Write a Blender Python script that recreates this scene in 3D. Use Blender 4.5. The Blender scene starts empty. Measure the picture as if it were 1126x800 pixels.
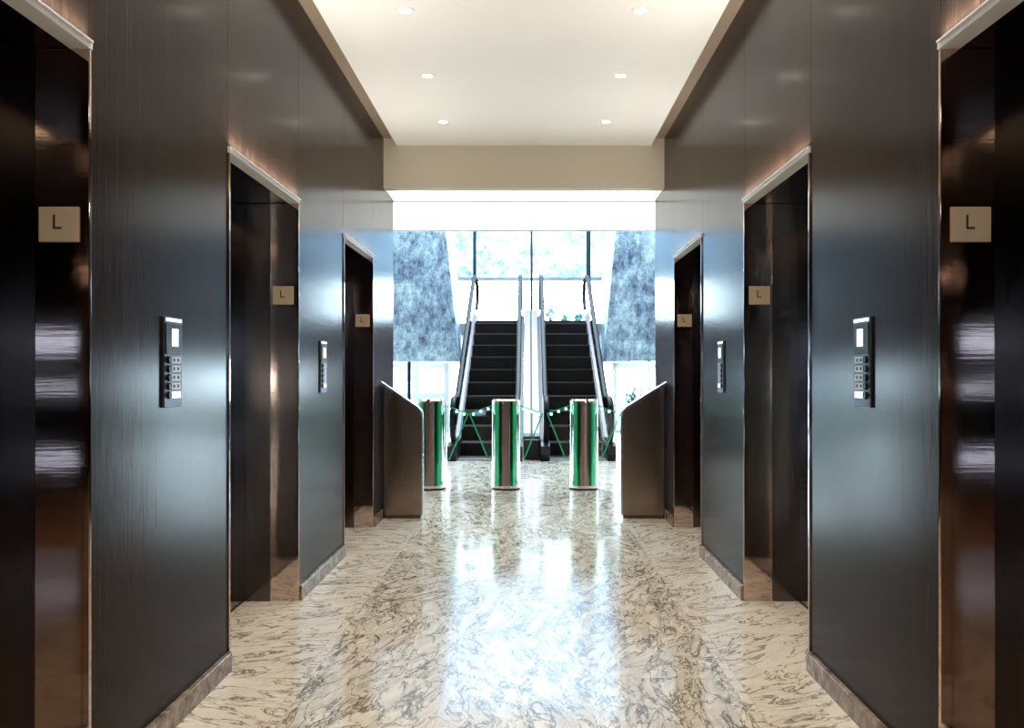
import bpy, bmesh, math, random
from mathutils import Vector, Matrix
random.seed(7)
S = bpy.context.scene
COL = S.collection

# ------------------------------------------------------------------ materials
def new_mat(name):
    m = bpy.data.materials.new(name); m.use_nodes = True
    nt = m.node_tree; nt.nodes.clear()
    out = nt.nodes.new('ShaderNodeOutputMaterial')
    b = nt.nodes.new('ShaderNodeBsdfPrincipled')
    nt.links.new(b.outputs[0], out.inputs[0])
    return m, nt, b, out
def N(nt, t, **kw):
    n = nt.nodes.new(t)
    for k, v in kw.items(): setattr(n, k, v)
    return n
def L(nt, a, b): nt.links.new(a, b)
def math_n(nt, op, a, b=None, c=None, clamp=False):
    n = N(nt, 'ShaderNodeMath', operation=op); n.use_clamp = clamp
    for i, v in enumerate((a, b, c)):
        if v is None: continue
        if isinstance(v, (int, float)): n.inputs[i].default_value = v
        else: L(nt, v, n.inputs[i])
    return n.outputs[0]
def vmath(nt, op, a, b=None):
    n = N(nt, 'ShaderNodeVectorMath', operation=op)
    for i, v in enumerate((a, b)):
        if v is None: continue
        if isinstance(v, tuple): n.inputs[i].default_value = v
        else: L(nt, v, n.inputs[i])
    return n.outputs[0]
def mixc(nt, f, a, b):
    n = N(nt, 'ShaderNodeMix', data_type='RGBA')
    for i, v in ((0, f), (6, a), (7, b)):
        if isinstance(v, (int, float)): n.inputs[i].default_value = v
        elif isinstance(v, tuple): n.inputs[i].default_value = v + (1,)
        else: L(nt, v, n.inputs[i])
    return n.outputs[2]
def ramp(nt, f, stops):
    n = N(nt, 'ShaderNodeValToRGB')
    el = n.color_ramp.elements
    while len(el) < len(stops): el.new(.5)
    for e, (p, c) in zip(el, stops):
        e.position = p; e.color = (c, c, c, 1) if isinstance(c, (int, float)) else c + (1,)
    L(nt, f, n.inputs[0]); return n.outputs[0]
def coords(nt, scale=(1, 1, 1), kind='Object'):
    t = N(nt, 'ShaderNodeTexCoord'); return vmath(nt, 'MULTIPLY', t.outputs[kind], scale)
def noise(nt, v, scale, detail=4, rough=.5, dist=0):
    n = N(nt, 'ShaderNodeTexNoise'); L(nt, v, n.inputs['Vector'])
    n.inputs['Scale'].default_value = scale; n.inputs['Detail'].default_value = detail
    n.inputs['Roughness'].default_value = rough; n.inputs['Distortion'].default_value = dist
    return n.outputs[0]
def bump(nt, b, h, strength, dist=.01):
    n = N(nt, 'ShaderNodeBump'); L(nt, h, n.inputs['Height'])
    n.inputs['Strength'].default_value = strength; n.inputs['Distance'].default_value = dist
    L(nt, n.outputs[0], b.inputs['Normal'])

def simple(name, col, rough=.5, metal=0, spec=.5, var=.04, vscale=6):
    m, nt, b, o = new_mat(name)
    n = noise(nt, coords(nt), vscale, 3)
    c2 = tuple(min(1, c * (1 + var)) for c in col); c1 = tuple(c * (1 - var) for c in col)
    L(nt, mixc(nt, n, c1, c2), b.inputs['Base Color'])
    b.inputs['Roughness'].default_value = rough; b.inputs['Metallic'].default_value = metal
    b.inputs['Specular IOR Level'].default_value = spec
    return m
def brushed(name, col, rough, scale=(40, 40, 1.2), bs=.04, var=.12, wavy=0):
    m, nt, b, o = new_mat(name)
    n = noise(nt, coords(nt, scale), 4, 4)
    L(nt, mixc(nt, n, tuple(c * (1 - var) for c in col), tuple(c * (1 + var) for c in col)), b.inputs['Base Color'])
    b.inputs['Metallic'].default_value = 1
    L(nt, math_n(nt, 'MULTIPLY_ADD', n, rough * .5, rough * .75), b.inputs['Roughness'])
    h = n
    if wavy:
        w = noise(nt, coords(nt, (1.2, 1.2, .8)), 3, 2)
        h = math_n(nt, 'MULTIPLY_ADD', w, wavy, n)
    bump(nt, b, h, bs, .004)
    return m
def emis(name, col, strength):
    m, nt, b, o = new_mat(name)
    b.inputs['Base Color'].default_value = tuple(col) + (1,)
    b.inputs['Emission Color'].default_value = tuple(col) + (1,)
    b.inputs['Emission Strength'].default_value = strength
    b.inputs['Roughness'].default_value = .4
    return m
def tinted(name, col, ecol, e):
    m, nt, b, o = new_mat(name)
    b.inputs['Base Color'].default_value = col + (1,); b.inputs['Metallic'].default_value = 1; b.inputs['Roughness'].default_value = .12
    b.inputs['Emission Color'].default_value = ecol + (1,); b.inputs['Emission Strength'].default_value = e
    return m
def glass(name, tint=(.95, .98, 1), refl=1.0, emit=None):
    m, nt, b, o = new_mat(name); nt.nodes.remove(b)
    tr = N(nt, 'ShaderNodeBsdfTransparent'); tr.inputs[0].default_value = tint + (1,)
    gl = N(nt, 'ShaderNodeBsdfGlossy'); gl.inputs['Roughness'].default_value = .03
    fr = N(nt, 'ShaderNodeFresnel'); fr.inputs[0].default_value = 1.5
    mx = N(nt, 'ShaderNodeMixShader')
    L(nt, math_n(nt, 'MULTIPLY', fr.outputs[0], refl, clamp=True), mx.inputs[0])
    L(nt, tr.outputs[0], mx.inputs[1]); L(nt, gl.outputs[0], mx.inputs[2]); L(nt, mx.outputs[0], o.inputs[0])
    return m

def mat_wood():
    m, nt, b, o = new_mat('dark wood veneer')
    g = noise(nt, coords(nt, (9, 9, .22)), 5, 5, .6)
    big = noise(nt, coords(nt, (.9, .9, .35)), 1.6, 3)
    f = math_n(nt, 'MULTIPLY_ADD', g, .75, math_n(nt, 'MULTIPLY', big, .35))
    L(nt, ramp(nt, f, [(.34, (.008, .0046, .0035)), (.5, (.017, .0102, .0076)), (.66, (.028, .017, .0125))]), b.inputs['Base Color'])
    cl = noise(nt, coords(nt, (1, 1, 1)), 2.5, 5, .6)
    L(nt, math_n(nt, 'MULTIPLY_ADD', cl, .06, WOOD_R), b.inputs['Roughness'])
    b.inputs['Specular IOR Level'].default_value = .072
    bump(nt, b, g, .02, .0005)
    return m
WOOD_R = .16

def mat_marble():
    m, nt, b, o = new_mat('polished veined marble tiles')
    P = coords(nt)
    sx = N(nt, 'ShaderNodeSeparateXYZ'); L(nt, P, sx.inputs[0])
    X, Y = sx.outputs[0], sx.outputs[1]
    T = .62
    tx = math_n(nt, 'DIVIDE', math_n(nt, 'ADD', X, 10 * T + .04 - T * .5), T)
    ty = math_n(nt, 'DIVIDE', math_n(nt, 'ADD', Y, 20 * T + .03), T)
    ix, iy = math_n(nt, 'FLOOR', tx), math_n(nt, 'FLOOR', ty)
    cid = N(nt, 'ShaderNodeCombineXYZ'); L(nt, ix, cid.inputs[0]); L(nt, iy, cid.inputs[1])
    wn = N(nt, 'ShaderNodeTexWhiteNoise', noise_dimensions='2D'); L(nt, cid.outputs[0], wn.inputs['Vector'])
    # border strip along the lift doors: whiter, sparser veins, running across
    ax = math_n(nt, 'ABSOLUTE', math_n(nt, 'ADD', X, .04))
    border = math_n(nt, 'GREATER_THAN', ax, .89)
    ang_mid = math_n(nt, 'MULTIPLY_ADD', wn.outputs[0], 1.5, -.75)
    # slab veins: rotate each tile's own way
    ang = math_n(nt, 'ADD', ang_mid, math_n(nt, 'MULTIPLY', border, 1.35))
    vr = N(nt, 'ShaderNodeVectorRotate', rotation_type='Z_AXIS'); L(nt, P, vr.inputs['Vector']); L(nt, ang, vr.inputs['Angle'])
    off = vmath(nt, 'MULTIPLY', wn.outputs['Color'], (9, 9, 9))
    Q = vmath(nt, 'ADD', vr.outputs[0], off)
    Qs = vmath(nt, 'MULTIPLY', Q, (4.6, 1.5, 1))
    def veins(scale, width, dist, det=7):
        n = noise(nt, Qs, scale, det, .62, dist)
        d = math_n(nt, 'ABSOLUTE', math_n(nt, 'SUBTRACT', n, .5))
        return math_n(nt, 'SUBTRACT', 1, math_n(nt, 'DIVIDE', d, width), clamp=True)
    v1 = veins(1.9, .024, 1.1); v2 = veins(4.2, .045, .8); v3 = veins(1.3, .11, 1.0)
    patch = ramp(nt, noise(nt, Qs, 1.5, 4), [(.38, 0.0), (.62, 1.0)])
    fine = math_n(nt, 'MULTIPLY', v2, patch)
    sp = math_n(nt, 'SUBTRACT', 1, math_n(nt, 'MULTIPLY', border, .72))
    tot = math_n(nt, 'ADD', math_n(nt, 'MULTIPLY', v1, 1.0), math_n(nt, 'MULTIPLY', math_n(nt, 'ADD', math_n(nt, 'MULTIPLY', fine, .95), math_n(nt, 'MULTIPLY', v3, .30)), sp), clamp=True)
    tone = noise(nt, Q, 1.1, 3)
    base = mixc(nt, tone, (.74, .68, .56), (.90, .87, .81))
    dark = mixc(nt, noise(nt, Q, 3, 2), (.09, .075, .06), (.25, .20, .15))
    col = mixc(nt, tot, base, dark)
    # joints
    fx = math_n(nt, 'ABSOLUTE', math_n(nt, 'SUBTRACT', math_n(nt, 'FRACT', tx), .5))
    fy = math_n(nt, 'ABSOLUTE', math_n(nt, 'SUBTRACT', math_n(nt, 'FRACT', ty), .5))
    j = math_n(nt, 'GREATER_THAN', math_n(nt, 'MAXIMUM', fx, fy), .4975)
    col = mixc(nt, math_n(nt, 'MULTIPLY', j, .45), col, (.25, .21, .16))
    L(nt, col, b.inputs['Base Color'])
    rr = noise(nt, P, 14, 3)
    L(nt, math_n(nt, 'MULTIPLY_ADD', rr, .07, .085), b.inputs['Roughness'])
    b.inputs['Specular IOR Level'].default_value = .65
    bump(nt, b, noise(nt, P, 5, 2), .012, .01)
    return m

def mat_stone(k=1.0, name='blue grey mottled stone'):
    m, nt, b, o = new_mat(name)
    P = coords(nt)
    n1 = noise(nt, P, 2.0, 9, .72, .35); n2 = noise(nt, vmath(nt, 'MULTIPLY', P, (1.4, 1, .8)), 9, 7, .75, .2)
    f = math_n(nt, 'MULTIPLY_ADD', n2, .5, math_n(nt, 'MULTIPLY', n1, .5))
    c = ramp(nt, f, [(p, tuple(min(.9, x * k) for x in q)) for p, q in ((.40, (.028, .036, .075)), (.465, (.09, .13, .19)), (.53, (.18, .25, .30)), (.63, (.36, .46, .48)))])
    vo = N(nt, 'ShaderNodeTexBrick'); L(nt, vmath(nt, 'MULTIPLY', P, (1, 1, 1)), vo.inputs['Vector'])
    sx = N(nt, 'ShaderNodeSeparateXYZ'); L(nt, P, sx.inputs[0])
    fz = math_n(nt, 'FRACT', math_n(nt, 'DIVIDE', sx.outputs[2], .95))
    fx = math_n(nt, 'FRACT', math_n(nt, 'DIVIDE', sx.outputs[0], 1.3))
    j = math_n(nt, 'MAXIMUM', math_n(nt, 'LESS_THAN', fz, .012), math_n(nt, 'LESS_THAN', fx, .009))
    nt.nodes.remove(vo)
    L(nt, mixc(nt, math_n(nt, 'MULTIPLY', j, .35), c, (.07, .1, .13)), b.inputs['Base Color'])
    b.inputs['Roughness'].default_value = .5
    return m
def mat_skirting():
    m, nt, b, o = new_mat('brown marble skirting')
    n = noise(nt, coords(nt), 14, 7, .65, .8)
    L(nt, ramp(nt, n, [(.35, (.10, .065, .045)), (.55, (.27, .20, .15)), (.7, (.42, .34, .27))]), b.inputs['Base Color'])
    b.inputs['Roughness'].default_value = .25
    return m
def mat_leaf():
    m, nt, b, o = new_mat('blue green leaves')
    n = noise(nt, coords(nt), 9, 2)
    L(nt, mixc(nt, n, (.012, .09, .085), (.035, .17, .16)), b.inputs['Base Color'])
    b.inputs['Roughness'].default_value = .5
    return m

M = dict(
    wood=mat_wood(), marble=mat_marble(), stone=mat_stone(2.1), palestone=mat_stone(1.5, 'pale blue mottled stone'), skirting=mat_skirting(), leaf=mat_leaf(),
    gap=simple('shadow gap', (.01, .009, .008), .8),
    ceiling=simple('cream ceiling paint', (.90, .87, .82), .55, var=.015, vscale=1.5),
    beam=simple('tan painted beam', (.60, .53, .41), .6, var=.03, vscale=2),
    slot=simple('bronze ceiling slot', (.30, .22, .15), .6),
    carpet=simple('copper brown carpet', (.50, .31, .22), .95, var=.15, vscale=60),
    brownwall=simple('brown plaster', (.11, .065, .05), .5),
    white=simple('white paint', (.36, .365, .365), .5, var=.02),
    steel=brushed('polished jamb steel', (.68, .54, .47), .05, (1.5, 1.5, 30), .02, .07, wavy=14),
    trim=brushed('frame edge steel', (.50, .50, .50), .25),
    header=simple('satin white header', (.84, .85, .86), .35),
    darksteel=brushed('dark steel cheek', (.13, .11, .10), .15),
    door=brushed('dark bronze door steel', (.22, .175, .155), .07),
    wing=brushed('bronze tinted steel panel', (.31, .24, .19), .22, (25, 25, 1.5), .01, .03, wavy=26),
    chrome=brushed('chromed post', (.78, .72, .70), .07, (60, 60, 1), .01, .04),
    sign=simple('champagne sign plate', (.60, .48, .33), .4),
    letter=simple('engraved dark letter', (.05, .035, .02), .6),
    black=simple('black plastic', (.008, .008, .010), .35, spec=.12),
    panel=brushed('call plate steel', (.12, .135, .16), .45),
    screen=emis('lit display', (.86, .93, 1.0), 1.6),
    tag=simple('white key label', (.42, .46, .50), .35, spec=.3),
    litkey_glint=emis('lit white key and edge glint', (.9, .95, 1.0), .8),
    glass=glass('clear glass'), smoked=glass('smoked glass', (.42, .46, .54)), balglass=glass('balustrade glass', (.93, .95, 1.0), 1.4),
    flap=glass('green edged flap glass', (.90, .97, .93), 1.0),
    green=emis('green edge light', (.01, .22, .11), .6),
    greenpanel=tinted('green light panel', (.10, .62, .32), (.0, .45, .17), .22),
    greendark=tinted('dark green strip', (.03, .16, .09), (.0, .2, .08), .06),
    led=emis('pale green led', (.55, 1.0, .80), 1.6),
    rubber=simple('black handrail rubber', (.004, .0045, .007), .5, spec=.08),
    step=brushed('dark escalator step', (.03, .027, .027), .45, (90, 1, 1), .3),
    edge=simple('step edge line', (.07, .065, .065), .5),
    cladding=simple('dark escalator cladding', (.012, .013, .018), .4, spec=.3),
    bronze=brushed('brown front reflection', (.34, .22, .18), .3),
    deck=brushed('bright deck steel', (.085, .076, .094), .38, (30, 2, 2), .05),
    post=simple('dark painted post', (.006, .013, .017), .5, spec=.15),
    lamp=emis('warm lamp', (1.0, .93, .80), 14),
    lampstrip=emis('warm strip lamp', (1.0, .88, .66), 5),
    ceilglow=emis('added ceiling glow', (1.0, .965, .91), 1.0),
    ring=simple('white lamp ring', (.9, .88, .84), .4),
    paving=simple('pale paving', (.3, .31, .31), .8, var=.05, vscale=3),
    paleblue=simple('pale blue facade', (.16, .25, .28), .6, var=.06),
    soil=simple('planter concrete', (.6, .62, .62), .8),
    bark=simple('bark', (.10, .08, .06), .8),
)

# ------------------------------------------------------------------ mesh helpers
def box(bm, x0, x1, y0, y1, z0, z1, bev=0):
    x0, x1 = sorted((x0, x1)); y0, y1 = sorted((y0, y1)); z0, z1 = sorted((z0, z1))
    r = bmesh.ops.create_cube(bm, size=1)
    vs = r['verts']
    for v in vs:
        v.co = Vector(((x0 + x1) / 2 + v.co.x * (x1 - x0), (y0 + y1) / 2 + v.co.y * (y1 - y0), (z0 + z1) / 2 + v.co.z * (z1 - z0)))
    if bev:
        es = list({e for v in vs for e in v.link_edges})
        bmesh.ops.bevel(bm, geom=es, offset=bev, segments=2, affect='EDGES', profile=.6)
    return bm
def B(*a, bev=0):
    bm = bmesh.new(); box(bm, *a, bev=bev); return bm
def prism(bm, pts, axis, a0, a1, bev=0):
    """polygon pts in the two axes other than `axis`, extruded from a0 to a1"""
    def mk(p, a):
        if axis == 'x': return (a, p[0], p[1])
        if axis == 'y': return (p[0], a, p[1])
        return (p[0], p[1], a)
    v0 = [bm.verts.new(mk(p, a0)) for p in pts]; v1 = [bm.verts.new(mk(p, a1)) for p in pts]
    n = len(pts); fs = [bm.faces.new(v0), bm.faces.new(v1[::-1])]
    for i in range(n): fs.append(bm.faces.new((v0[i], v1[i], v1[(i + 1) % n], v0[(i + 1) % n])))
    bmesh.ops.recalc_face_normals(bm, faces=fs)
    if bev:
        es = list({e for v in v0 + v1 for e in v.link_edges})
        bmesh.ops.bevel(bm, geom=es, offset=bev, segments=2, affect='EDGES')
    return bm
def cyl(bm, r0, r1, depth, mat, seg=40, caps=True):
    bmesh.ops.create_cone(bm, cap_ends=caps, segments=seg, radius1=r0, radius2=r1, depth=depth, matrix=mat)
    return bm
def T(x, y, z): return Matrix.Translation((x, y, z))
def sweep(bm, path, w, h, closed=False, seg=10, yz=True):
    """oval section w wide in x, h thick, along a path in the y-z plane at given x"""
    rings = []
    n = len(path)
    for i, p in enumerate(path):
        a = Vector(path[max(i - 1, 0)]); c = Vector(path[min(i + 1, n - 1)])
        t = (c - a).normalized(); nn = Vector((0, -t.z, t.y))
        ring = []
        for k in range(seg):
            th = 2 * math.pi * k / seg
            ring.append(bm.verts.new(Vector(p) + Vector((1, 0, 0)) * (w / 2 * math.cos(th)) + nn * (h / 2 * math.sin(th))))
        rings.append(ring)
    for i in range(n - 1):
        for k in range(seg):
            bm.faces.new((rings[i][k], rings[i][(k + 1) % seg], rings[i + 1][(k + 1) % seg], rings[i + 1][k]))
    bm.faces.new(rings[0][::-1]); bm.faces.new(rings[-1])
    bmesh.ops.recalc_face_normals(bm, faces=bm.faces[:])
    return bm
def obj(name, bm, m, parent=None, smooth=False, loc=(0, 0, 0)):
    me = bpy.data.meshes.new(name); bm.to_mesh(me); bm.free()
    me.materials.append(M[m])
    if smooth:
        for p in me.polygons: p.use_smooth = True
        if smooth != 'all':
            me.set_sharp_from_angle(angle=math.radians(35))
    o = bpy.data.objects.new(name, me); COL.objects.link(o); o.location = loc
    if parent: o.parent = parent
    return o
def thing(name, label, cat, loc=(0, 0, 0), group=None, rz=0):
    o = bpy.data.objects.new(name, None); COL.objects.link(o); o.location = loc; o.rotation_euler.z = rz
    o.empty_display_size = .1
    o['label'] = label; o['category'] = cat
    if group: o['group'] = group
    return o
def struct(name, bm, m, **k):
    o = obj(name, bm, m, **k); o['kind'] = 'structure'; return o
def dup(root, loc, label):
    r = root.copy(); COL.objects.link(r); r.location = loc; r['label'] = label
    for ch in list(root.children):
        c = ch.copy(); COL.objects.link(c); c.parent = r
        for g in list(ch.children):
            d = g.copy(); COL.objects.link(d); d.parent = c
    return r

# ------------------------------------------------------------------ dimensions (metres; Y is depth from the lens)
XL, XR = -1.315, 1.235           # corridor wall planes
YE = 8.42                        # far end of the corridor walls
YB = -1.2                        # near end, behind the camera
ZC, ZT = 3.364, 3.43             # ceiling, top of the slot
HD = 2.265                       # underside of lift headers
OW = .565                        # half opening
JT = .013
LIFT_Y = (2.01, 4.36, 6.72)
LZ = 2.976                       # low ceiling over the gates

# ------------------------------------------------------------------ setting
bm = bmesh.new(); box(bm, -7, 7, -7, 19.0, -.12, 0); struct('floor', bm, 'marble'); struct('floor_added_carpet', B(-6.99, 6.99, -6.79, YB - .02, .001, .012), 'carpet')  # unseen matte carpet added to stop floor reflections showing in the jambs

def corridor_wall(name, side, xw):
    bm = bmesh.new()
    g = .0018; th = .5
    ow = OW + JT + .001
    cuts = [YB]
    for y in LIFT_Y: cuts += [y - ow, y + ow]
    cuts.append(YE)
    xo = xw + side * th
    for i in range(0, len(cuts), 2):
        a, b_ = cuts[i], cuts[i + 1]
        ym = [a, (a + b_) / 2, b_] if i in () else [a, b_]
        for k in range(len(ym) - 1):
            box(bm, xw, xo, ym[k], ym[k + 1], 0, HD + .035)
            box(bm, xw, xo, ym[k] + g, ym[k + 1] - g, HD + .035, ZT)
    for y in LIFT_Y:
        box(bm, xw, xo, y - ow + g, y + ow - g, HD + .035, ZT)
        box(bm, xw + side * .36, xo, y - ow, y + ow, 0, HD + .036)
    return struct(name, bm, 'wood')
corridor_wall('wall_left', -1, XL)
corridor_wall('wall_right', 1, XR)
for nm, side, xw in (('baseboard_left', -1, XL), ('baseboard_right', 1, XR)):
    bm = bmesh.new(); ow = OW + JT + .003
    ys = [YB] + [v for y in LIFT_Y for v in (y - ow, y + ow)] + [7.70]
    for i in range(0, len(ys), 2):
        box(bm, xw - side * .022, xw, ys[i], ys[i + 1], 0, .085, bev=.004)
    struct(nm, bm, 'skirting')
struct('ceiling', B(XL + .12, XR - .12, YB, 7.851, ZC, ZC + .10), 'ceiling')
bm = bmesh.new()
box(bm, XL, XL + .125, YB, 7.85, ZT, ZT + .05); box(bm, XR - .125, XR, YB, 7.85, ZT, ZT + .05)
struct('trim_1', bm, 'slot')
struct('ceiling_beam', B(XL, XR, 7.85, 7.96, LZ, ZT), 'beam')
struct('ceiling_threshold', B(XL, XR, 7.961, YE + .02, LZ + .02, ZT), 'ceiling')
struct('trim_2', B(XL, XR, YE - .004, YE + .016, LZ - .004, LZ + .018), 'ceiling')
bm = bmesh.new(); box(bm, -7, 7, YE, 10.15, LZ + .02, LZ + .5)
struct('ceiling_lobby', bm, 'ceiling')
# walls turning outward at the end of the corridor and round the lobby
bm = bmesh.new(); box(bm, XL - .5, -7, YE - .25, YE - .001, 0, LZ + .5); box(bm, XR + .5, 7, YE - .25, YE - .001, 0, LZ + .5)
struct('wall_front', bm, 'brownwall')
bm = bmesh.new(); box(bm, -7.2, -7, YE - .25, 19, 0, 6.6); struct('wall_lobby_left', bm, 'white')
bm = bmesh.new(); box(bm, 7.2, 7, YE - .25, 19, 0, 6.6); struct('wall_lobby_right', bm, 'white')
struct('wall_fascia', B(-7, 7, 10.15, 10.35, LZ + .02, 6.6), 'white')

# stone mezzanine walls with the slanted opening the escalators climb through
def stone_slab(name, pts_in, xo, ret):
    bm = bmesh.new()
    (xt, zt), (xb, zb) = pts_in
    prism(bm, [(xo, zb), (xb, zb), (xt, zt), (xo, zt)], 'y', 15.5, 15.9)
    # return side running back
    v = [bm.verts.new(c) for c in ((xb, 15.9, zb), (xt, 15.9, zt), (xt + ret, 22, zt), (xb + ret, 22, zb),
                                   (xb + ret * 1.6, 15.9, zb), (xt + ret * 1.6, 15.9, zt), (xt + ret * 2.2, 22, zt), (xb + ret * 2.2, 22, zb))]
    for f in ((0, 1, 2, 3), (4, 5, 6, 7), (0, 3, 7, 4), (1, 2, 6, 5), (0, 1, 5, 4), (3, 2, 6, 7)):
        bm.faces.new([v[i] for i in f])
    bmesh.ops.recalc_face_normals(bm, faces=bm.faces[:])
    return struct(name, bm, 'stone')
def px(x, Y): return (x - 581) / 951 * Y
def pz(y, Y): return 1.3 + (410 - y) / 951 * Y
def slant(x1, y1, x2, y2, Y, ztop):
    X1, Z1, X2, Z2 = px(x1, Y), pz(y1, Y), px(x2, Y), pz(y2, Y)
    t = (ztop - Z2) / (Z1 - Z2); return (X2 + (X1 - X2) * t, ztop), (X2, Z2)
stone_slab('wall_stone_left', slant(490, 253, 505, 397, 15.5, 6.6), -7, -.32)
stone_slab('wall_stone_right', slant(677, 253, 664, 397, 15.5, 6.6), 7, .32)
struct('wall_stone_back', B(-3.4, 3.6, 22, 22.3, pz(305, 22), 7.7), 'palestone')
struct('ceiling_sky_block_near', B(-7, 7, 10.35, 14.4, 6.6, 6.7), 'white')  # unseen roof added to cut skylight on the lobby floor
struct('ceiling_sky_block_far', B(-7, 7, 21.3, 22.3, 7.7, 7.8), 'brownwall')  # unseen roof strip added to keep sky out of the floor reflection
struct('floor_upper', B(-1.75, 1.85, 18.55, 34, 2.12, 2.37), 'paving')

# ------------------------------------------------------------------ glazing
def glazed(name, X0, X1, Y, z0, z1, xs, zs, mtl='white', fw=.06, sill=None):
    bm = bmesh.new()
    for x in xs: box(bm, x - fw / 2, x + fw / 2, Y - .04, Y + .04, z0, z1)
    for z, h in zs: box(bm, X0, X1, Y - .045, Y + .045, z - h / 2, z + h / 2)
    w = struct(name, bm, mtl)
    p = obj('pane', B(X0, X1, Y - .005, Y + .005, z0, z1), 'glass', w)
    return w
glazed('window_1', -7, -1.75, 19, 0, 2.2, (-6.9, -5.6, -4.3, px(434, 19) - .35, px(458, 19), px(491, 19)), ((.03, .06), (pz(435, 19), .13), (pz(402, 19), .10), (2.1, .2)), fw=.1)
glazed('window_2', 1.85, 7, 19, 0, 2.2, (6.9, 5.6, 4.3, 3.3, px(714, 19), 1.9), ((.03, .06), (pz(402, 19), .12), (2.1, .2)), fw=.06)
glazed('window_3', -3.4, 3.6, 22.15, 2.37, pz(305, 22), (px(520, 22), px(650, 22)), ((pz(306, 22), .1), (2.42, .06)), fw=.05)

# ------------------------------------------------------------------ back lobby behind the camera (seen only in reflections)
bm = bmesh.new()
box(bm, -7, XL - .5, YB, YB + .2, 0, ZC + .1); box(bm, XR + .5, 7, YB, YB + .2, 0, ZC + .1)
struct('wall_back_return', bm, 'wood')
bm = bmesh.new(); box(bm, -7.2, -7, -7, YB, 0, ZC); box(bm, 7, 7.2, -7, YB, 0, ZC); struct('wall_back_sides', bm, 'wood')
bm = bmesh.new(); box(bm, -7, 7, -7, -6.8, 0, .02); box(bm, -7, 7, -7, -6.8, 1.86, ZC)
box(bm, -7, 7, -7, -6.8, .18, 1.06); box(bm, -7, 7, -7, -6.8, 1.16, 1.62)
for x, q in ((-7, .4), (-4.6, .4), (-1.3, 2.6), (4.2, .4)): box(bm, x, x + q, -7, -6.8, .0, 1.90)
bk = struct('wall_back', bm, 'wood')
wb = struct('window_4', B(-7, 7, -6.92, -6.90, .01, 1.90), 'smoked')
struct('ceiling_back', B(-7, 7, -7, YB, ZC, ZC + .1), 'beam')

# ------------------------------------------------------------------ lifts
UP = 15
def make_lift(side, xw, y, label):
    t = thing('elevator', label, 'elevator', (xw, y, 0), 'elevators along the corridor')
    s = side
    for yy in (-1, 1):
        obj('jamb', B(-s * .008, s * .155, yy * OW, yy * (OW + JT), 0, HD, bev=.002), 'steel', t)
        obj('inner_jamb', B(s * .1555, s * .303, yy * (OW + .002), yy * (OW + JT), 0, HD), 'darksteel', t)
    obj('header', B(-s * .012, s * .05, -OW - JT, OW + JT, HD, HD + .028, bev=.002), 'header', t)
    obj('header_soffit', B(s * .0505, s * .303, -OW - JT, OW + JT, HD + .002, HD + .034), 'darksteel', t)
    for a, b_ in ((-OW - .012, -.003), (.003, OW + .012)):
        obj('door_leaf', B(s * .304, s * .34, a, b_, .008, HD + .02, bev=.002), 'door', t)
    up = obj('added_uplight_strip', B(-s * .022, -s * .0125, -OW, OW, HD + .016, HD + .023, bev=.002), 'header', t)  # strip and area lamp added above the header to brighten the ceiling
    ld = bpy.data.lights.new('added_uplight', 'AREA'); ld.shape = 'RECTANGLE'; ld.size = .016; ld.size_y = 2 * OW; ld.energy = UP; ld.color = (1, .94, .86)
    lo = bpy.data.objects.new('added_uplight', ld); COL.objects.link(lo); lo.parent = up; lo.location = (-s * .0215, 0, HD + .029)
    lo.rotation_euler = (0, math.pi - s * math.radians(20), 0)
    bm = bmesh.new(); box(bm, s * .297, s * .358, -OW, OW, 0, .006)
    obj('threshold', bm, 'trim', t)
    return t
SIDE = {-1: 'left', 1: 'right'}
ORD = ('nearest the viewer', 'in the middle of the row', 'farthest, beside the gate panel')
for side, xw in ((-1, XL), (1, XR)):
    t0 = None
    for y, od in zip(LIFT_Y, ORD):
        lab = 'dark steel elevator doorway in the %s wall, %s' % (SIDE[side], od)
        if t0 is None: t0 = make_lift(side, xw, y, lab)
        else:
            d = dup(t0, (xw, y, 0), lab)
            if y > 6:
                for u in d.children:
                    for q in u.children:
                        if q.type == 'LIGHT': q.data = q.data.copy(); q.data.energy = UP * .55

# level signs on the far jambs
def make_sign(loc, label):
    t = thing('level_sign', label, 'sign', loc, 'level signs on the elevator jambs')
    obj('plate', B(-.059, .059, -.006, 0, -.052, .052, bev=.002), 'sign', t)
    bm = bmesh.new()
    prism(bm, [(-.016, .028), (-.016, -.014), (.010, -.014), (.010, -.008), (-.0095, -.008), (-.0095, .028)], 'y', -.0075, -.0055)
    obj('letter', bm, 'letter', t)
    return t
s0 = None
for side, xw in ((-1, XL), (1, XR)):
    for k, y in enumerate(LIFT_Y):
        loc = (xw + side * .081, y + OW - .0005, 1.742)
        lab = 'square champagne metal sign reading L on the jamb of the %s %s elevator' % (('nearest', 'middle', 'farthest')[k], SIDE[side])
        if s0 is None: s0 = make_sign(loc, lab)
        else: dup(s0, loc, lab)

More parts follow.
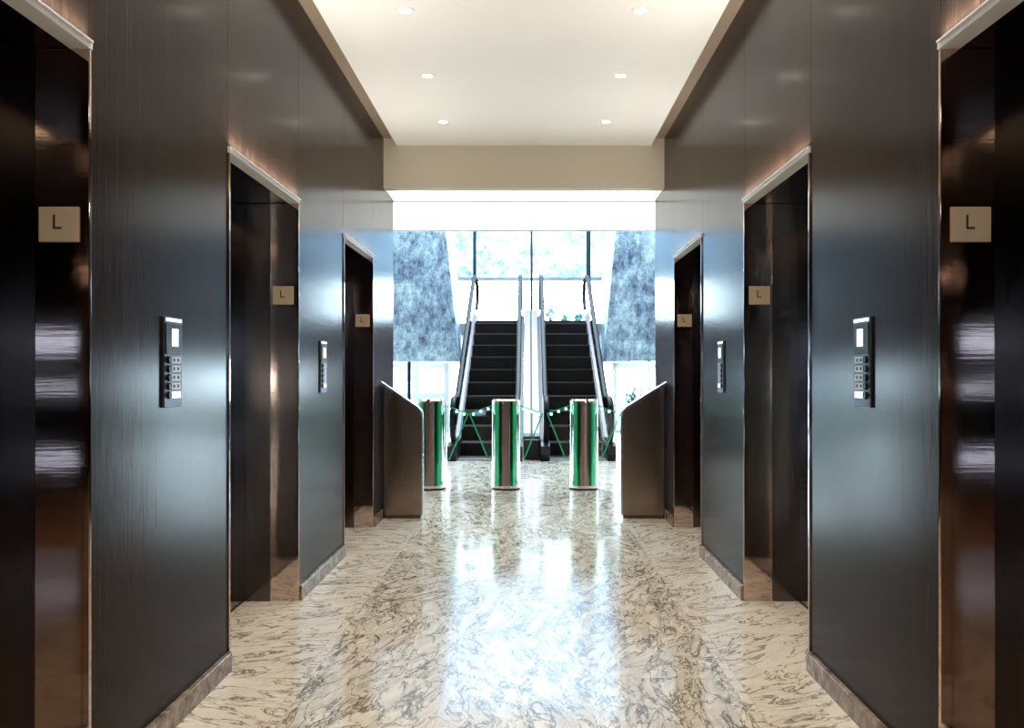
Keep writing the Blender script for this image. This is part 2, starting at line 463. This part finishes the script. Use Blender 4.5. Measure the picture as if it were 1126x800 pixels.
# call panels
def make_panel(side, loc, label):
    t = thing('call_panel', label, 'call panel', loc, 'call panels on the wood walls'); s = side
    obj('plate', B(-s * .010, 0, -.08, .08, -.165, .165, bev=.003), 'panel', t)
    sc = obj('display_housing', B(-s * .013, -s * .0095, -.070, .070, .028, .142, bev=.001), 'black', t)
    obj('display', B(-s * .0145, -s * .0125, -.020, .034, .058, .122), 'screen', sc)
    obj('top_edge_glint', B(-s * .0125, -s * .0095, -.068, .072, .148, .160), 'litkey_glint', t)  # bright reflection along the plate top, put in as a glowing strip
    for k in range(5):
        z = .008 - k * .032
        bm = bmesh.new(); cyl(bm, .0145, .013, .010, Matrix.Translation((-s * .013, -.044, z)) @ Matrix.Rotation(math.pi / 2, 4, 'Y'), 20)
        obj('button', bm, 'black', t, smooth=True)
        kt = obj('key_label', B(-s * .012, -s * .0095, -.016, .062, z - .012, z + .012), 'litkey_glint' if k == 4 else 'tag', t)
        if k < 4:
            bm = bmesh.new()
            for q in (0, 1): box(bm, -s * .0126, -s * .0118, -.006 + q * .036, .010 + q * .036, z - .006, z + .006)
            obj('key_mark', bm, 'letter', kt)
    return t
for side, xw in ((-1, XL), (1, XR)):
    p0 = make_panel(side, (xw, 3.18, 1.34), 'tall slim elevator call panel on the %s wall, the nearer one' % SIDE[side])
    dup(p0, (xw, 5.52, 1.34), 'tall slim elevator call panel on the %s wall, the farther one' % SIDE[side])

# ------------------------------------------------------------------ gate side panels
def gate_panel(side, xw, xi, label):
    w = abs(xi - xw)
    t = thing('gate_side_panel', label, 'barrier panel', (xw, 7.76, 0), 'slanted gate side panels')
    s = -side
    pts = [(0, .03), (s * w, .03), (s * w, .90), (s * (w - .012), .95), (s * (w - .045), .985), (s * .0, 1.20)]
    bm = bmesh.new(); prism(bm, pts, 'y', -.03, .06, bev=.004); obj('body', bm, 'wing', t, smooth=True)
    top = pts[2:]
    bm = bmesh.new()
    poly = [(x, z) for x, z in top] + [(x, z + .014) if i else (x, z + .016) for i, (x, z) in enumerate(top[::-1])]
    poly = [(pts[2][0], pts[2][1]), pts[3], pts[4], pts[5], (0, 1.222), (s * (w - .040), 1.004), (s * (w + .002), .962), (s * (w + .010), .90)]
    prism(bm, poly, 'y', -.036, .066); obj('edge_trim', bm, 'trim', t)
    obj('end_trim', B(s * w, s * (w + .010), -.036, .066, .03, .90), 'trim', t)
    obj('plinth', B(0, s * (w - .01), -.02, .05, 0, .03), 'darksteel', t)
    obj('wall_bracket', B(0, s * .03, -.05, -.03, .03, 1.17), 'darksteel', t)
    return t
gate_panel(-1, XL, px(464, 7.76), 'bronze steel panel with slanted top standing against the left wall')
gate_panel(1, XR, px(684, 7.76), 'bronze steel panel with slanted top standing against the right wall')

# ------------------------------------------------------------------ turnstile posts
def make_post(loc, label):
    t = thing('turnstile_post', label, 'turnstile', loc, 'chrome turnstile posts'); R = .157; H = 1.0
    bm = bmesh.new(); cyl(bm, R, R, H - .03, T(0, 0, .02 + (H - .03) / 2), 64); obj('post_body', bm, 'chrome', t, smooth=True)
    bm = bmesh.new(); cyl(bm, R + .004, R + .004, .02, T(0, 0, .01), 64); obj('base_ring', bm, 'black', t, smooth=True)
    bm = bmesh.new(); cyl(bm, R + .002, R - .01, .022, T(0, 0, H + .001), 64); obj('top_cap', bm, 'chrome', t, smooth=True)
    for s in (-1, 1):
      for (d0, d1, mm, nm) in ((.3, 15, 'bronze', 'front_reflection'), (16.5, 29, 'greendark', 'light_strip'), (29.2, 49, 'greenpanel', 'light_strip')):  # brown front strip holds the corridor's reflection as colour
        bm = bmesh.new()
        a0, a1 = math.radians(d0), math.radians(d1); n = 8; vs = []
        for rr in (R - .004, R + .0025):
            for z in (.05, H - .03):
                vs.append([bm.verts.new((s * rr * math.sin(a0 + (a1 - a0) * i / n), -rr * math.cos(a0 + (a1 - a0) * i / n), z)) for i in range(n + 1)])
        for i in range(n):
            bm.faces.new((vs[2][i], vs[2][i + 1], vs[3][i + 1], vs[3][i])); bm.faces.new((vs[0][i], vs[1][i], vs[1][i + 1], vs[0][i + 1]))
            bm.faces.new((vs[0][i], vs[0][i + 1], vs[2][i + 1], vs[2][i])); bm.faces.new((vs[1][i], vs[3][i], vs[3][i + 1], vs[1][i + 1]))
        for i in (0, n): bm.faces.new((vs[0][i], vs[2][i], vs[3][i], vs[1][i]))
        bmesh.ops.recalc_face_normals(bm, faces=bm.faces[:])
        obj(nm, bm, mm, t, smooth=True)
        # glass flap: wide at the top, narrow at the foot
        x0 = s * (R + .004); x1 = s * (R + .255); x2 = s * (R + .045)
        A, Bp, C, D = (x0, .935), (x1, .845), (x2, .335), (x0, .335)
        bm = bmesh.new(); prism(bm, [A, Bp, C, D], 'y', -.006, .006); fl = obj('glass_flap', bm, 'flap', t)
        def strip(p, q, w):
            p, q = Vector((p[0], p[1])), Vector((q[0], q[1])); d = (q - p).normalized(); nn = Vector((-d.y, d.x)) * w / 2
            bm = bmesh.new(); prism(bm, [tuple(p - nn), tuple(q - nn), tuple(q + nn), tuple(p + nn)], 'y', -.008, .008); return bm
        obj('edge_light', strip(A, Bp, .010), 'green', fl)
        obj('edge_light', strip(Bp, C, .013), 'green', fl)
        for k in range(3):
            f = .16 + k * .33
            x, z = A[0] + (Bp[0] - A[0]) * f, A[1] + (Bp[1] - A[1]) * f - .022
            bm = bmesh.new(); bmesh.ops.create_uvsphere(bm, u_segments=12, v_segments=8, radius=.015, matrix=T(x, -.012, z) @ Matrix.Diagonal((1, .6, 1, 1)))
            obj('led', bm, 'led', fl, smooth='all')
    return t
YP = 9.72
tp = make_post((px(474.5, YP), YP, 0), 'chrome turnstile post with green light strips, leftmost, half behind the left panel')
dup(tp, (px(556.5, YP), YP, 0), 'chrome turnstile post with green light strips, middle one of the three')
dup(tp, (px(642, YP), YP, 0), 'chrome turnstile post with green light strips, rightmost, near the right panel')

# ------------------------------------------------------------------ escalators
RUN, RISE = .40, .231
Y0, NST = 13.55, 10                     # start of the climb
TOPZ = 2.37
def line_z(y):                          # nosing line height
    return 0 if y < Y0 else min(TOPZ, (y - Y0) * RISE / RUN)
Y1 = Y0 + TOPZ * RUN / RISE
def make_escalator(cx, label):
    t = thing('escalator', label, 'escalator', (cx, 13.0, 0), 'escalators behind the turnstiles')
    o = -13.0
    hw = .42
    # truss cladding, both sides in one casing
    for s in (-1, 1):
        xa, xb = s * (hw + .005), s * (hw + .135)
        prof = [(12.78 + o, 0), (12.70 + o, .10), (12.74 + o, .22), (12.90 + o, .27), (Y0 + o, .27), (Y1 + .25 + o, TOPZ + .12), (18.7 + o, TOPZ + .12), (18.7 + o, TOPZ - .35), (Y1 + .3 + o, TOPZ - .35), (Y0 + .75 + o, 0)]
        bm = bmesh.new(); prism(bm, prof, 'x', xa, xb); obj('side_casing', bm, 'cladding', t)
    bm = bmesh.new()
    prism(bm, [(Y0 + .4 + o, 0), (Y1 + .45 + o, TOPZ - .3), (Y1 + .55 + o, TOPZ - .3), (Y1 + .55 + o, TOPZ - .42), (Y0 + .75 + o, 0)], 'x', -hw, hw)
    obj('underside', bm, 'cladding', t)
    obj('comb_plate', B(-hw, hw, 12.85 + o, 13.12 + o, 0, .012), 'edge', t)
    # steps
    k = 0; y = 13.13
    while y < Y1 + .5:
        zt = min(TOPZ, max(0.014, (y + RUN - Y0) * RISE / RUN if y + RUN > Y0 else .014))
        ze = .018 if zt < .03 else zt
        bm = bmesh.new()
        y_a, y_b = y + o, y + RUN + o
        prism(bm, [(y_a + .02, ze - .005), (y_a, ze - .02), (y_a + .012, max(.001, ze - RISE - .01)), (y_b + .012, max(.001, ze - RISE - .01)), (y_b, ze - .001)], 'x', -hw + .003, hw - .003)
        st = obj('step', bm, 'step', t)
        obj('nosing', B(-hw + .01, hw - .01, y_a - .003, y_a + .016, ze - .019, ze - .002), 'edge', st)
        y += RUN
    # balustrades
    for s in (-1, 1):
        gx = s * (hw + .055)
        zc, rr = .60, .33
        path = []
        for i in range(13):
            a = math.radians(-80 - i * (190 / 12)) ; path.append((12.98 + o + rr * math.cos(a), zc + rr * math.sin(a)))
        path = [p for p in path]
        top = [(Y0 - .15 + o, .93), (Y0 + .15 + o, .98), (Y1 + o, TOPZ + .86), (Y1 + .35 + o, TOPZ + .95), (18.45 + o, TOPZ + .95)]
        path += top
        zc2 = TOPZ + .62
        for i in range(1, 12):
            a = math.radians(90 - i * 15); path.append((18.45 + o + rr * math.cos(a), zc2 + rr * math.sin(a)))
        bm = bmesh.new(); sweep(bm, [(gx, p[0], p[1]) for p in path], .085, .05)
        obj('handrail', bm, 'rubber', t, smooth='all')
        # glass follows the rail, inset
        up = [(p[0], p[1] - .02) for p in path]
        low = [(18.5 + o, TOPZ + .10), (Y1 + .25 + o, TOPZ + .10), (Y0 + o, .25), (12.95 + o, .25)]
        pg = [(p[0] + (.02 if i < 13 and p[0] < 12.98 + o else 0), p[1]) for i, p in enumerate(up)] + low
        bm = bmesh.new(); prism(bm, pg, 'x', gx - .005, gx + .005); obj('glass_balustrade', bm, 'balglass', t)
        bm = bmesh.new()
        seg = [(12.86 + o, .27), (Y0 - .02 + o, .27), (Y1 + .24 + o, TOPZ + .12), (18.6 + o, TOPZ + .12), (18.6 + o, TOPZ + .16), (Y1 + .23 + o, TOPZ + .16), (Y0 - .03 + o, .31), (12.86 + o, .31)]
        prism(bm, seg, 'x', gx - .03, gx + .03); obj('deck_trim', bm, 'deck', t)
    return t
CX = .05
make_escalator(CX - .69, 'left of the two dark stepped escalators with glass sides')
make_escalator(CX + .69, 'right of the two dark stepped escalators with glass sides')
dv = thing('escalator_divider', 'pale steel sloping cover between the two escalators', 'escalator cover', (CX, 13.0, 0))
bm = bmesh.new()
prism(bm, [(0.12, 0), (0.12, .34), (.55, .36), (Y1 + .2 - 13, TOPZ + .22), (5.55, TOPZ + .22), (5.55, TOPZ - .1), (Y1 + .3 - 13, TOPZ - .1), (.9, 0)], 'x', -.128, .128)
obj('cover', bm, 'deck', dv)
obj('end_box', B(-.125, .125, .02, .118, 0, .30, bev=.02), 'cladding', dv)
bm = bmesh.new()
prism(bm, [(.14, .345), (.55, .366), (Y1 + .2 - 13, TOPZ + .226), (5.5, TOPZ + .226), (5.5, TOPZ + .235), (Y1 + .2 - 13, TOPZ + .235), (.55, .375), (.14, .352)], 'x', -.016, .016)
obj('joint_strip', bm, 'post', dv)

# dark steel posts
def post(x, y, z0, z1, w, label):
    t = thing('steel_post', label, 'post', (x, y, z0), 'dark posts around the escalators')
    obj('shaft', B(-w / 2, w / 2, -w / 2, w / 2, 0, z1 - z0, bev=.004), 'post', t)
    obj('base_plate', B(-w, w, -w, w, 0, .012), 'post', t)
    return t
YQ = 18.85
post(px(522, YQ), YQ, 2.37, 6.55, .07, 'slim dark post rising above the left escalator rail')
post(px(584.5, YQ), YQ, 2.37, 6.55, .05, 'slim dark post rising between the two escalators')
post(px(647, YQ), YQ, 2.37, 6.55, .09, 'slim dark post rising above the right escalator rail')
post(px(450, 15.7), 15.7, 0, pz(397, 15.5), .055, 'short dark post under the left stone wall beside window')

# ------------------------------------------------------------------ outdoors
struct('ground', B(-30, 30, 19.0, 60, -.14, -.02), 'paving')
def shrub(loc, w, h, label, n=260, planter=True):
    t = thing('shrub', label, 'plant', loc, 'shrubs outside the glass')
    z0 = 0
    if planter:
        bm = bmesh.new(); cyl(bm, w * .28, w * .34, .32, T(0, 0, .16), 24); obj('planter', bm, 'soil', t, smooth=True); z0 = .30
    bm = bmesh.new(); cyl(bm, .03, .02, h * .5, T(0, 0, z0 + h * .25), 8); obj('stem', bm, 'bark', t)
    bm = bmesh.new()
    for i in range(n):
        a, b_ = random.uniform(0, 2 * math.pi), random.uniform(-1, 1); r = random.random() ** .4
        c = Vector((math.cos(a) * math.sqrt(1 - b_ * b_) * r * w / 2, math.sin(a) * math.sqrt(1 - b_ * b_) * r * w / 2, z0 + h * .6 + b_ * r * h * .4))
        mt = Matrix.Translation(c) @ Matrix.Rotation(random.uniform(0, 6.3), 4, 'Z') @ Matrix.Rotation(random.uniform(-1, 1), 4, 'X')
        l = random.uniform(.05, .10)
        v = [bm.verts.new(mt @ Vector(p)) for p in ((-l * .35, 0, 0), (0, -l, 0.01), (l * .35, 0, 0), (0, l, .01))]
        bm.faces.new(v)
    obj('foliage', bm, 'leaf', t)
    return t
shrub((px(697, 21.2), 21.2, -.02), .5, .70, 'blue green shrub outside the lower right window')
shrub((px(606, 24), 24, 2.37), .36, .42, 'small shrub on the upper level, left of three by the right escalator', 140)
shrub((px(621, 25), 25, 2.37), .34, .34, 'small shrub on the upper level, middle of three by the right escalator', 140)
shrub((px(635, 24), 24, 2.37), .36, .30, 'small shrub on the upper level, right of three by the right escalator', 140)
bld = thing('building', 'pale blue building outside behind the lower left window', 'building', (-7.2, 34, -.02))
obj('wall', B(-3.5, 3.5, 0, 3, 0, 3.2), 'paleblue', bld)
for x in (-2.4, -.8, .8, 2.4):
    f = obj('window', B(x - .5, x + .5, -.04, .02, .9, 2.1), 'white', bld)
    obj('pane', B(x - .42, x + .42, -.05, -.042, .98, 2.02), 'panel', f)

# ------------------------------------------------------------------ lamps
def spot(name, parent, loc, power, size, col=(1, .86, .68), blend=.6, radius=.04):
    ld = bpy.data.lights.new(name, 'SPOT'); ld.energy = power; ld.spot_size = size; ld.spot_blend = blend; ld.color = col; ld.shadow_soft_size = radius
    o = bpy.data.objects.new(name, ld); COL.objects.link(o); o.location = loc; o.parent = parent; return o
def make_downlight(loc, label, vis=True):
    t = thing('downlight', label, 'ceiling light', loc, 'recessed downlights in the cream ceiling')
    bm = bmesh.new()
    prof = [(.034, -.002), (.036, -.006), (.050, -.006), (.054, -.001)]
    seg = 32; rings = [[bm.verts.new((r * math.cos(2 * math.pi * k / seg), r * math.sin(2 * math.pi * k / seg), z)) for k in range(seg)] for r, z in prof]
    for a, b_ in zip(rings, rings[1:]):
        for k in range(seg): bm.faces.new((a[k], a[(k + 1) % seg], b_[(k + 1) % seg], b_[k]))
    obj('trim_ring', bm, 'ring', t, smooth='all')
    bm = bmesh.new(); cyl(bm, .033, .033, .003, T(0, 0, -.003), 24); obj('lamp', bm, 'lamp', t)
    spot('lamp_light', t, (0, 0, -.02), DL, math.radians(115))
    return t
DL = 38
dl0 = None
rows = (7.1, 6.0, 4.92, 3.84, 2.76, 1.68, .6, -.5)
rn = ('nearest the beam', 'second row from the beam', 'third row from the beam', 'fourth row from the beam', 'fifth row from the beam', 'above the viewer', 'just behind the viewer', 'far behind the viewer')
for y, r in zip(rows, rn):
    for x, sd in ((-.70, 'left'), (.64, 'right')):
        lab = 'small round recessed downlight, %s side of ceiling, %s' % (sd, r)
        if dl0 is None: dl0 = make_downlight((x, y, ZC), lab)
        else: dup(dl0, (x, y, ZC), lab)
# glowing panels added where the white ceiling looks overexposed
lp = thing('added_glow_panel', 'wide glowing panel added to whiten the ceiling over the turnstile posts', 'ceiling light', (-.04, 9.28, LZ))
obj('glow_sheet', B(-4.5, 4.5, -.80, .84, 0.002, .019), 'ceilglow', lp)
bm = bmesh.new()
for q in (-.82, .84): box(bm, -4.52, 4.52, q, q + .02, -.004, .019)
obj('frame', bm, 'ring', lp)
lq = thing('added_glow_panel', 'narrow glowing panel added to whiten the ceiling just behind the tan beam', 'ceiling light', (-.04, 8.19, LZ))
obj('glow_sheet', B(-1.27, 1.27, -.225, .222, 0.002, .019), 'ceilglow', lq)
# strip lamp in the back lobby
sl = thing('strip_light', 'long warm strip lamp on the ceiling behind the viewer', 'ceiling light', (0, -2.1, ZC))
obj('lamp', B(-1.6, 1.6, -.04, .04, -.04, 0), 'lampstrip', sl)

def area(name, loc, rot, sx, sy, power, col):
    ld = bpy.data.lights.new(name, 'AREA'); ld.shape = 'RECTANGLE'; ld.size = sx; ld.size_y = sy; ld.energy = power; ld.color = col
    o = bpy.data.objects.new(name, ld); COL.objects.link(o); o.location = loc; o.rotation_euler = rot; return o

# ------------------------------------------------------------------ sky
w = bpy.data.worlds.new('overcast_sky'); S.world = w; w.use_nodes = True
nt = w.node_tree; bg = nt.nodes['Background']
bg.inputs[0].default_value = (.74, .91, 1.0, 1); bg.inputs[1].default_value = 27

# ------------------------------------------------------------------ camera
cd = bpy.data.cameras.new('camera'); cam = bpy.data.objects.new('camera', cd); COL.objects.link(cam)
cd.sensor_width = 36; cd.sensor_fit = 'HORIZONTAL'; cd.lens = 951 / 1126 * 36
cam.location = (0, 0, 1.3); cam.rotation_euler = (math.pi / 2, 0, 0)
cd.shift_x = -(581 - 563) / 1126; cd.shift_y = (410 - 400) / 1126
cd.clip_start = .05; cd.clip_end = 200
S.camera = cam
S.view_settings.view_transform = 'Standard'; S.view_settings.look = 'None'
S.view_settings.gamma = 1; S.view_settings.use_curve_mapping = False
S.view_settings.exposure = 0.0
S.cycles.use_denoising = True
S.cycles.max_bounces = 10; S.cycles.diffuse_bounces = 5; S.cycles.glossy_bounces = 6; S.cycles.transparent_max_bounces = 24
S.cycles.sample_clamp_indirect = 30
